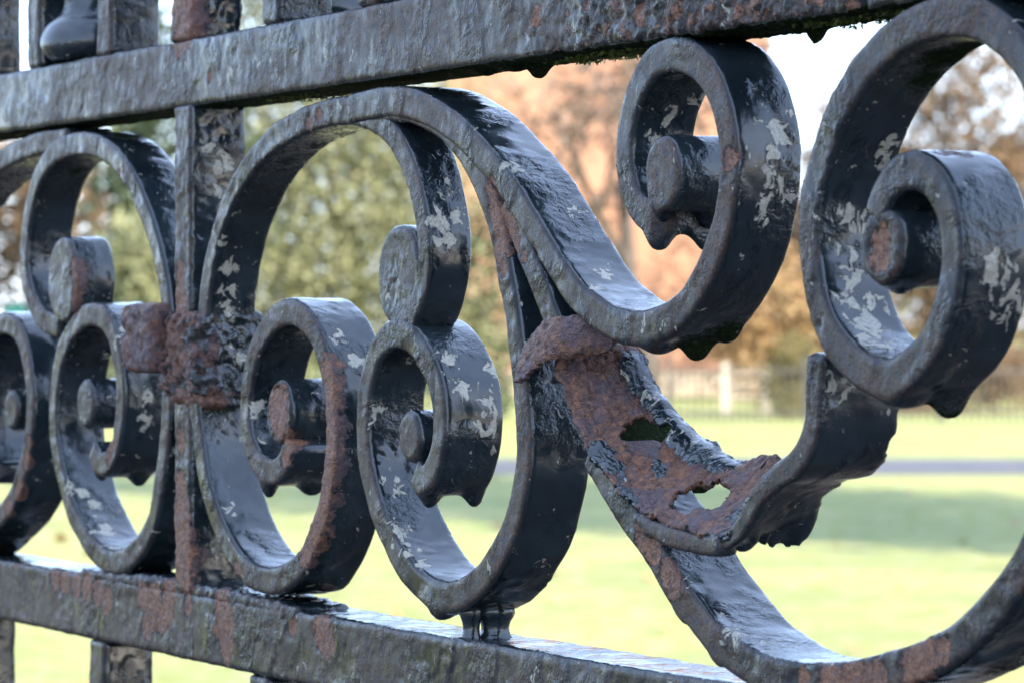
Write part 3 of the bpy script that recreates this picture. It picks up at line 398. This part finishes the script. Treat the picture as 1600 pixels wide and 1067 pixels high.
def sweep(name,path,t,d,parent,seed,d1=None,t1=None,dep0=0,r=1.4,step=.85,drips=(),endr=1.3,dust=1.0,rough=None,smooth=3,amp=1.0,t0=None,label=None,rag=0,twz=0):
    C=resample(catmull(path),step*SPEED,smooth); n=len(C); tg=np.gradient(C,axis=0); tg/=np.linalg.norm(tg,axis=1)[:,None]; nn=np.stack([-tg[:,1],tg[:,0]],1)
    P,N=section(t,d,r,step*SPEED); K=len(P); f=np.linspace(0,1,n)
    ts=np.ones(n) if t1 is None else np.interp(f,[0,1],[(t0 or t)/t,t1/t]); dsn=np.ones(n) if d1 is None else np.interp(f,[0,1],[1,d1/d])
    jit=.25*perlin(np.stack([C[:,0]/14,C[:,1]/14,np.full(n,seed*3.3)],1))
    L_=np.concatenate([[0],np.cumsum(np.linalg.norm(np.diff(C,axis=0),axis=1))]); e=np.clip(np.minimum(L_,L_[-1]-L_),0,endr); sh=endr-np.sqrt(np.maximum(endr**2-(endr-e)**2,0))
    fa_=np.clip(1-2*sh/(t*ts),.05,1)[:,None]; fb_=np.clip(1-2*sh/(d*dsn),.05,1)[:,None]
    a=P[None,:,0]*ts[:,None]*fa_; b=(P[None,:,1]-d/2)*dsn[:,None]*fb_+d/2*dsn[:,None]+dep0+jit[:,None]
    if rag: b=b+rag*sstep(.55,.95,P[:,1]/d)[None,:]*fbm(np.stack([L_/7,L_*0+seed,L_*0],1),4)[:,None]
    u=(C[:,0:1]+nn[:,0:1]*a).ravel(); z=(C[:,1:2]+nn[:,1:2]*a).ravel(); dep=b.ravel()
    if twz: z=z+(twz*sstep(.75,.15,f)[:,None]*(P[:,1]/d)[None,:]).ravel()
    nu=(nn[:,0:1]*N[None,:,0]).ravel(); nz=(nn[:,1:2]*N[None,:,0]).ravel(); nd=np.tile(N[:,1],n)
    A=wear_of(u,z,dep,nd,dust,nz)
    if name=='top_rail': A[:,1]=np.maximum(A[:,1],.92*sstep(.5,.9,-nz))
    if name=='hole_shade_strip': A[:,0]=0; A[:,3]=0; A[:,2]=0; A[:,1]=1.0  # strip coloured near-black all over, as the shade inside the sheet's hole
    rg=rough(u,z) if rough is not None else 0
    if name=='top_rail': A[:,0]=np.maximum(A[:,0],.40*sstep(-70,60,u)*sstep(.2,.8,-nd))
    h=relief(u,z,dep,A,seed,amp,rg)
    # soften the two ends
    z=z+do_drips(z,u,z,dep,nz,drips)
    u=u+nu*h; z=z+nz*h; dep=dep+nd*h
    V=world(u,dep,z); i=np.arange(n-1)[:,None]*K; k=np.arange(K)[None,:]; k2=(k+1)%K
    Q=np.stack([i+k,i+K+k,i+K+k2,i+k2],-1).reshape(-1,4)
    tri=[]                                   # caps
    V=np.vstack([V,V[:K].mean(0)[None],V[-K:].mean(0)[None]]); A=np.vstack([A,A[:K].mean(0)[None],A[-K:].mean(0)[None]])
    c0,c1=n*K,n*K+1; kk=np.arange(K)
    cap0=np.stack([np.full(K,c0),kk,(kk+1)%K,np.full(K,c0)],1); cap1=np.stack([np.full(K,c1),(n-1)*K+(kk+1)%K,(n-1)*K+kk,np.full(K,c1)],1)
    F=[tuple(q) for q in Q.tolist()]+[tuple(q[:3]) for q in cap0.tolist()]+[tuple(q[:3]) for q in cap1.tolist()]
    pl=np.array(parent['wpos']) if 'wpos' in parent else np.array(parent.location)
    o=centred(name,V,F,IRON,parent,A,True,pl); o['wpos']=list(V.mean(0))
    if label: o['label']=label
    return o
def disc(name,c,R,d,parent,seed,dep0=0,step=.85,drips=(),label=None):
    """solid rounded boss: rings across front face, side and back"""
    rr=min(1.8,R*.3); prof=[(0,0)]+[(x,0) for x in np.arange(step,R-rr,step)]+[(R-rr+rr*math.sin(a),rr-rr*math.cos(a)) for a in np.linspace(0,math.pi/2,5)]+[(R,y) for y in np.arange(rr+step,d-rr,step)]+[(R-rr+rr*math.cos(a),d-rr+rr*math.sin(a)) for a in np.linspace(0,math.pi/2,4)]+[(0.01,d)]
    prof=np.array(prof[1:]); m=len(prof); K=int(2*math.pi*R/step); an=np.linspace(0,2*math.pi,K,endpoint=False)
    pn=np.gradient(prof,axis=0); pn/=np.linalg.norm(pn,axis=1)[:,None]; N=np.stack([pn[:,1],-pn[:,0]],1)
    wob=1+.05*perlin(np.stack([np.cos(an)*1.5,np.sin(an)*1.5,np.full(K,seed*1.7)],1))
    u=(c[0]+prof[:,0:1]*np.cos(an)*wob).ravel(); z=(c[1]+prof[:,0:1]*np.sin(an)*wob).ravel(); dep=np.repeat(prof[:,1],K)+dep0
    nu=(N[:,0:1]*np.cos(an)).ravel(); nz=(N[:,0:1]*np.sin(an)).ravel(); nd=np.repeat(N[:,1],K)
    A=wear_of(u,z,dep,nd); h=relief(u,z,dep,A,seed); z=z+do_drips(z,u,z,dep,nz,drips); u=u+nu*h; z=z+nz*h; dep=dep+nd*h
    V=world(u,dep,z); i=np.arange(m-1)[:,None]*K; k=np.arange(K)[None,:]; k2=(k+1)%K
    F=[tuple(q) for q in np.stack([i+k,i+k2,i+K+k2,i+K+k],-1).reshape(-1,4).tolist()]; F.append(tuple(range(K-1,-1,-1))); F.append(tuple((m-1)*K+q for q in range(K)))
    pl=np.array(parent['wpos']) if 'wpos' in parent else np.array(parent.location)
    o=centred(name,V,F,IRON,parent,A,True,pl); o['wpos']=list(V.mean(0))
    if label: o['label']=label
    return o
ST=DATA['strips']; DR=DATA['DR']; EY=DATA['eyes']
scr={}
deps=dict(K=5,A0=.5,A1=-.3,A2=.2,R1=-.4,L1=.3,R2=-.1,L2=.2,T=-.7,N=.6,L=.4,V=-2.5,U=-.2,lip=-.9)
names=dict(K="hole_shade_strip",N="joint_piece",U="broken_scroll",lip="corroded_lip")
for i,k in enumerate(ST):
    q=ST[k]; kw={}
    if k=='A2': kw=dict(d1=q['d1'])
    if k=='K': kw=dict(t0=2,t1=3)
    if k=='N': kw=dict(t1=8,t0=9)
    if k=='U': kw=dict(t0=4,t1=8,rag=2.6,twz=6)
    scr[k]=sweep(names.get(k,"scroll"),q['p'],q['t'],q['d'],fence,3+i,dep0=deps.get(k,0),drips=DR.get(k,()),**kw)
for i,k in enumerate(EY):
    c,r=EY[k]; d=dict(A2=13,A1=14).get(k,ST[k]['d']); disc("scroll_eye",c,r,d,scr[k],40+i,dep0=deps[k]+.15,drips=DR.get(k,()))
# rails: visible stretch finely, the rest of the panel coarser
chunk=lambda u,z: sstep(-60,40,u)*1.5
far_rough=lambda u,z: sstep(-30,80,u)*1.3+.12
sweep("top_rail",[(-640,76.2),(-430,76.2),(-200,76.0),(0,76),(165,76.0)],20.5,20,fence,70,r=1.6,step=.95,drips=DR['rail'],rough=far_rough,smooth=2)
sweep("top_rail",[(166,76.0),(330,76),(520,76)],20.5,20,fence,71,r=1.6,step=2.2,rough=far_rough,smooth=2)
sweep("bottom_rail",[(-640,-90.6),(-430,-90.6),(-200,-90.4),(0,-90),(134,-89)],20.5,20,fence,72,r=1.6,step=.95,rough=lambda u,z:.2+0*u,smooth=2)
sweep("bottom_rail",[(135,-89),(330,-89),(520,-89)],20.5,20,fence,73,r=1.6,step=2.2,smooth=2)
# uprights in the panel
sweep("upright_bar",[(-226,66.5),(-226,0),(-226.5,-80.5)],14,18,fence,74,dep0=-.6,r=1.6,rough=lambda u,z:.5+0*u)
for u in (-472,260,505): sweep("upright_bar",[(u,66.5),(u,0),(u,-80.5)],14,18,fence,75+int(abs(u)),dep0=.6,r=1.6,step=2)
# pickets above and below
for i,u in enumerate((-438,-369,-300,-231.5,-160.5,-92,-23,46,115,184)):
    vis=-400<u<-90; st=1.0 if vis else 2.4
    tt=18 if i==3 else 14
    sweep("picket",[(u,86.0),(u,160),(u,300),(u,430)],tt,17,fence,130+i,dep0=1,r=2.2,step=st if vis else 2.6,rough=(lambda u,z:.9+0*u) if i==3 else (lambda u,z:.3+0*u),label="rust eaten picket above the top rail" if i==3 else None)
for i,u in enumerate((-582,-444.5,-307,-169.5,-32,105,242,380)):
    sweep("picket",[(u,-100.5),(u,-180),(u,-600),(u,-1390)],15.5,17,fence,150+i,dep0=1,r=2.2,step=1.2 if -460<u<-150 else 3,rough=lambda u,z:.2+0*u)

# ------------------------------------------------------------------ the corroded sheet of the broken scroll
SH=DATA['sheet']
Fm=resample(catmull(SH['F'],30),.5); 
def rails_grid(Fp,Bp,nv,nw):
    A=catmull(Fp,30); B=catmull(Bp,30); s=np.concatenate([[0],np.cumsum(np.linalg.norm(np.diff((A+B)/2,axis=0),axis=1))]); t=np.linspace(0,s[-1],nv)
    a=np.stack([np.interp(t,s,A[:,k]) for k in (0,1)],1); b=np.stack([np.interp(t,s,B[:,k]) for k in (0,1)],1); w=np.linspace(0,1,nw)
    g=a[:,None,:]*(1-w)[None,:,None]+b[:,None,:]*w[None,:,None]; return g,w
nv,nw=330,100
g,wv=rails_grid(SH['F'],SH['B'],nv,nw); vv=np.linspace(0,1,nv)[:,None]; r1=np.linspace(0,14,nv); zz=np.zeros(nv)
lo=.02+.06*fbm(np.stack([r1,zz+3,zz],1),4)+.28*sstep(.13,.06,vv[:,0]); hi=.97+.06*fbm(np.stack([r1*1.1,zz+9,zz],1),4)-.10*np.exp(-((vv[:,0]-.28)/.03)**2)
lo=np.clip(lo,0,.5); W2=lo[:,None]+(hi-lo)[:,None]*wv[None,:]
fa,fb=g[:,:1],g[:,-1:]; g=fa+(fb-fa)*W2[:,:,None]; dep=22*W2; wv=W2
tg=np.gradient(g,axis=0); tg/=np.linalg.norm(tg,axis=2)[:,:,None]+1e-9; nrm=np.stack([-tg[:,:,1],tg[:,:,0]],2)   # points to the inside of the curl
p=np.stack([g[:,:,0],g[:,:,1],dep],2).reshape(-1,3)
p=np.stack([g[:,:,0],g[:,:,1],dep],2).reshape(-1,3); n1=fbm(p/np.array([5,5,5])+3,3).reshape(nv,nw); n2=fbm(p/1.6+51,3).reshape(nv,nw); strk=fbm(np.stack([p[:,0]/9,p[:,1]/9,p[:,2]/2.0],1)+17,3).reshape(nv,nw)
bulge=2.6*(2*wv-1)**2-1.5+1.5*fbm(p/16+8,2).reshape(nv,nw)*sstep(.95,.7,vv)
lift=bulge*sstep(0,.2,vv); nzl=.8*n1+.30*n2+.55*strk
edge=sstep(.70,.74,wv+.07*n1+.03*n2)*sstep(.70,.60,vv)*sstep(.05,.14,vv)            # the painted skin that still clings to the far edge
lift=lift+nzl*(1-.9*edge)+edge*(1.4-3.0*sstep(.80,1.0,wv)+.25*n1)
X=g+nrm*lift[:,:,None]
A=np.zeros((nv*nw,4)); paintpatch=sstep(.9,.6,np.hypot((vv-.40)/.10,(wv-.10)/.16)+.5*n1)
paint2=sstep(.9,.6,np.hypot((vv-.56)/.06,(wv-.06)/.10)+.4*n1); paint3=sstep(.9,.7,np.hypot((vv-.475)/.05,(wv-.5)/.10)+.5*n1)
rusty=np.clip(1-edge-paintpatch-paint2-paint3,0,1)*sstep(.93,.80,vv+.05*n1)
A[:,0]=rusty.ravel()*1.2-.1; A[:,3]=.30*edge.ravel(); A[:,2]=(.95*np.exp(-((vv-.50)/.26)**2-((wv-.48)/.32)**2)*sstep(-.4,.25,n1)*rusty).ravel()
hole=np.zeros((nv,nw),bool); noiseh=fbm(p/3.6+77,2).reshape(nv,nw)
for hu,hz,hd,ra,rb in SH['holes']:
    q=np.sqrt(((g[:,:,0]-hu)*math.cos(.2)/ra/1.0)**2*.55+((dep-hd)/ra)**2*.75+((g[:,:,1]-hz)/rb)**2*.55); hole|=(q+.22*noiseh)<.82
rag=np.repeat(vv<.05,nw,1)
bad=hole|rag
V=world(X[:,:,0].ravel(),dep.ravel()-.6,X[:,:,1].ravel()); idx=np.arange(nv*nw).reshape(nv,nw)
ok=~(bad[:-1,:-1]|bad[1:,:-1]|bad[:-1,1:]|bad[1:,1:])
F=np.stack([idx[:-1,:-1],idx[1:,:-1],idx[1:,1:],idx[:-1,1:]],-1)[ok]
o=centred("rust_sheet",V,[tuple(q) for q in F.tolist()],IRON,fence,A,True,np.array(fence.location)); o['label']="paper thin rust brown sheet of iron eaten through by holes"
md=o.modifiers.new("thickness",'SOLIDIFY'); md.thickness=.0013; md.offset=1.0; md.use_rim=True
sheet=o; sheet['wpos']=list(V.mean(0))
# curled flake at the head of the sheet
FK=np.array(DATA['flake'],float)[:,:,[0,1,2]]     # 4 x 4 x (u,z,dep)
nf=46
G=np.stack([catmull(FK[i],14) for i in range(4)],0); G=np.stack([resample(G[i],.1)[np.linspace(0,len(resample(G[i],.1))-1,nf).astype(int)] for i in range(4)],0)
G=np.stack([catmull(G[:,j],15) for j in range(nf)],1); m0,m1=G.shape[:2]; p=G.reshape(-1,3)
n1=fbm(p/3.5+21,3); n2=fbm(p/1.2+5,3); p2=p+np.stack([.3*n1,.3*n1,-.5*n1-.25*n2],1)
V=world(p2[:,0],p2[:,2],p2[:,1]); A=np.zeros((len(p),4)); A[:,0]=1.1
s_=np.linspace(0,1,m0)[:,None]; t_=np.linspace(0,1,m1)[None,:]; nz_=fbm(p/2+60,2).reshape(m0,m1)
bad=(s_>.94+.08*nz_)|(t_<.03+.05*nz_)
idx=np.arange(m0*m1).reshape(m0,m1); ok=~(bad[:-1,:-1]|bad[1:,:-1]|bad[:-1,1:]|bad[1:,1:])
F=np.stack([idx[:-1,:-1],idx[1:,:-1],idx[1:,1:],idx[:-1,1:]],-1)[ok]
o=centred("rust_flake",V,[tuple(q) for q in F.tolist()],IRON,sheet,A,True,np.array(sheet['wpos'])); o['label']="curled purple brown flake of rust"
md=o.modifiers.new("thickness",'SOLIDIFY'); md.thickness=.0014; md.use_rim=True
# ------------------------------------------------------------------ collar, nut, knob, moss
def block(name,u0,u1,z0,z1,d0,d1,seed,rough,rustv,r=2.5,step=.8,label=None,parent=None,amp=1.3,tilt=0):
    """lumpy rounded block: a short vertical sweep with its own wear"""
    o=sweep(name,[((u0+u1)/2+tilt,z1),((u0+u1)/2+tilt*.4,(z0+z1)/2),((u0+u1)/2,z0)],u1-u0,d1-d0,parent or fence,seed,dep0=d0,r=r,step=step,rough=lambda u,z:rough+0*u,smooth=1,amp=amp,endr=min(3.5,(d1-d0)*.3))
    a=o.data.color_attributes['wear'].data; n=len(a); c=np.empty(n*4,np.float32); a.foreach_get('color',c); c=c.reshape(-1,4); co=np.empty(n*3,np.float32); o.data.vertices.foreach_get('co',co); co=co.reshape(-1,3)
    dd=(co@Dv)*1000; uu=(co@Uv)*1000
    c[:,0]=np.maximum(c[:,0],rustv(uu,dd)); c[:,2]*=(.0 if name=='square_nut' else .5); a.foreach_set('color',c.astype(np.float32).ravel())
    if label: o['label']=label
    return o
col=block("collar",-239,-206,-22,4.5,-2.5,20.5,201,2.6,lambda u,d:np.where(d<-5,.50,.08),r=5,amp=1.25,label="corroded square collar clamped round the upright bar")
block("square_nut",-263,-236,-14.5,7.0,-7,6,202,1.5,lambda u,d:1.15+0*u,r=3.4,parent=col,label="heavily rusted square bolt head beside the collar")
block("collar_rim",-236,-207,-25,-17,-1.5,14,203,2.2,lambda u,d:np.where(d<-3,.9,.45),r=3.6,parent=col)
# baluster foot (turned knob) on the top rail
kc=-345
def lathe(name,c,prof,parent,seed,dust=.5):
    prof=resample(catmull(prof,10),.9); K=72; an=np.linspace(0,2*math.pi,K,endpoint=False); m=len(prof); pn=np.gradient(prof,axis=0); pn/=np.linalg.norm(pn,axis=1)[:,None]; N=np.stack([pn[:,1],-pn[:,0]],1)
    u=(c[0]+prof[:,0:1]*np.cos(an)).ravel(); dep=(c[1]+prof[:,0:1]*np.sin(an)).ravel(); z=np.repeat(prof[:,1],K); nu=(N[:,0:1]*np.cos(an)).ravel(); nd=(N[:,0:1]*np.sin(an)).ravel(); nz=np.repeat(N[:,1],K)
    A=wear_of(u,z,dep,nd,.2); h=relief(u,z,dep,A,seed)*.8; V=world(u+nu*h,dep+nd*h,z+nz*h); i=np.arange(m-1)[:,None]*K; k=np.arange(K)[None,:]; k2=(k+1)%K
    F=[tuple(q) for q in np.stack([i+k,i+k2,i+K+k2,i+K+k],-1).reshape(-1,4).tolist()]; F.append(tuple(range(K-1,-1,-1))); F.append(tuple((m-1)*K+q for q in range(K)))
    return centred(name,V,F,IRON,parent,A,True,np.array(parent.location))
for uu in (-345,-482,-208+0): pass
lathe("turned_foot",(-347,14),[(6,86.5),(13,87.5),(16.5,91),(17,95),(14.5,99.5),(10.5,103),(9.0,106),(9,112),(9,140)],fence,210)
lathe("turned_foot",(-209+0,40),[(6,86.5),(13,87.5),(16.5,91),(17,95),(14.5,99.5),(10.5,103),(9.0,106),(9,112),(9,140)],fence,211)
# two runs of thick paint that bridge the lower scroll and the bottom rail
for dd,r in ((4.2,2.1),(11.0,3.4)):
    lathe("paint_run",(-32.5,dd),[(r*1.3,-82),(r*1.4,-80.6),(r*1.15,-79.4),(r*1.02,-77.8),(r*1.1,-76),(r*1.5,-73.4),(r*1.2,-71)],fence,220+int(dd))
# old paint built up along the foot of the scrolls and the bar
sweep("paint_build_up",[(-322,-81.4),(-300,-80.6),(-262,-79.8),(-226,-79.6),(-196,-79.8),(-160,-80.4),(-138,-81.4)],5,17,fence,230,dep0=.2,r=2,rough=lambda u,z:1.1+0*u,endr=2.4)
# moss under the top rail and in the arches
MOSS=leafmat("moss",(.020,.034,.006),(.07,.10,.018),(.17,.21,.04),400,.35)
spots=[(10,16,-60,7),(20,12,-35,6),(45,14,-10,6),(60,15,0,5),(150,14,5,5),(175,13,5,5)]
rs=np.random.default_rng(77); Vm=[]
def tuft(u0,u1,z0,d0,d1,n,L):
    u=rs.uniform(u0,u1,n); dd=rs.uniform(d0,d1,n); cl=perlin(np.stack([u/5,dd/5,np.zeros(n)+z0],1)); keep=cl>-.05; u=u[keep]; dd=dd[keep]; n=len(u)
    z=np.full(n,z0)+rs.uniform(-.2,.6,n); dr=np.stack([rs.normal(0,.7,n),rs.normal(0,.7,n)-.3,-rs.uniform(.1,.9,n)],1); dr/=np.linalg.norm(dr,axis=1)[:,None]
    L=L*rs.uniform(.4,1.2,n)[:,None]; sd=np.cross(dr,rs.normal(size=(n,3))); sd/=np.linalg.norm(sd,axis=1)[:,None]; wd=.32*rs.uniform(.6,1.3,(n,1))
    P=np.stack([u,dd,z],1); q=[P-sd*wd,P+sd*wd,P+dr*L+sd*wd*.3,P+dr*L-sd*wd*.3]
    for x in range(n): pass
    Q=np.stack(q,1).reshape(-1,3); Vm.append(world(Q[:,0],Q[:,1],Q[:,2]))
for u0,u1,n in ((-6,26,700),(26,60,1100),(60,72,500),(128,158,900),(158,185,500),(-176,-158,420),(-160,-140,160),(-405,-385,160)): tuft(u0,u1,65.6,5,21,n,1.3)
V=np.vstack(Vm); n=len(V)//4
o=centred("moss",V,[tuple(range(4*i,4*i+4)) for i in range(n)],MOSS,fence,None,False,np.array(fence.location)); o['kind']='stuff'
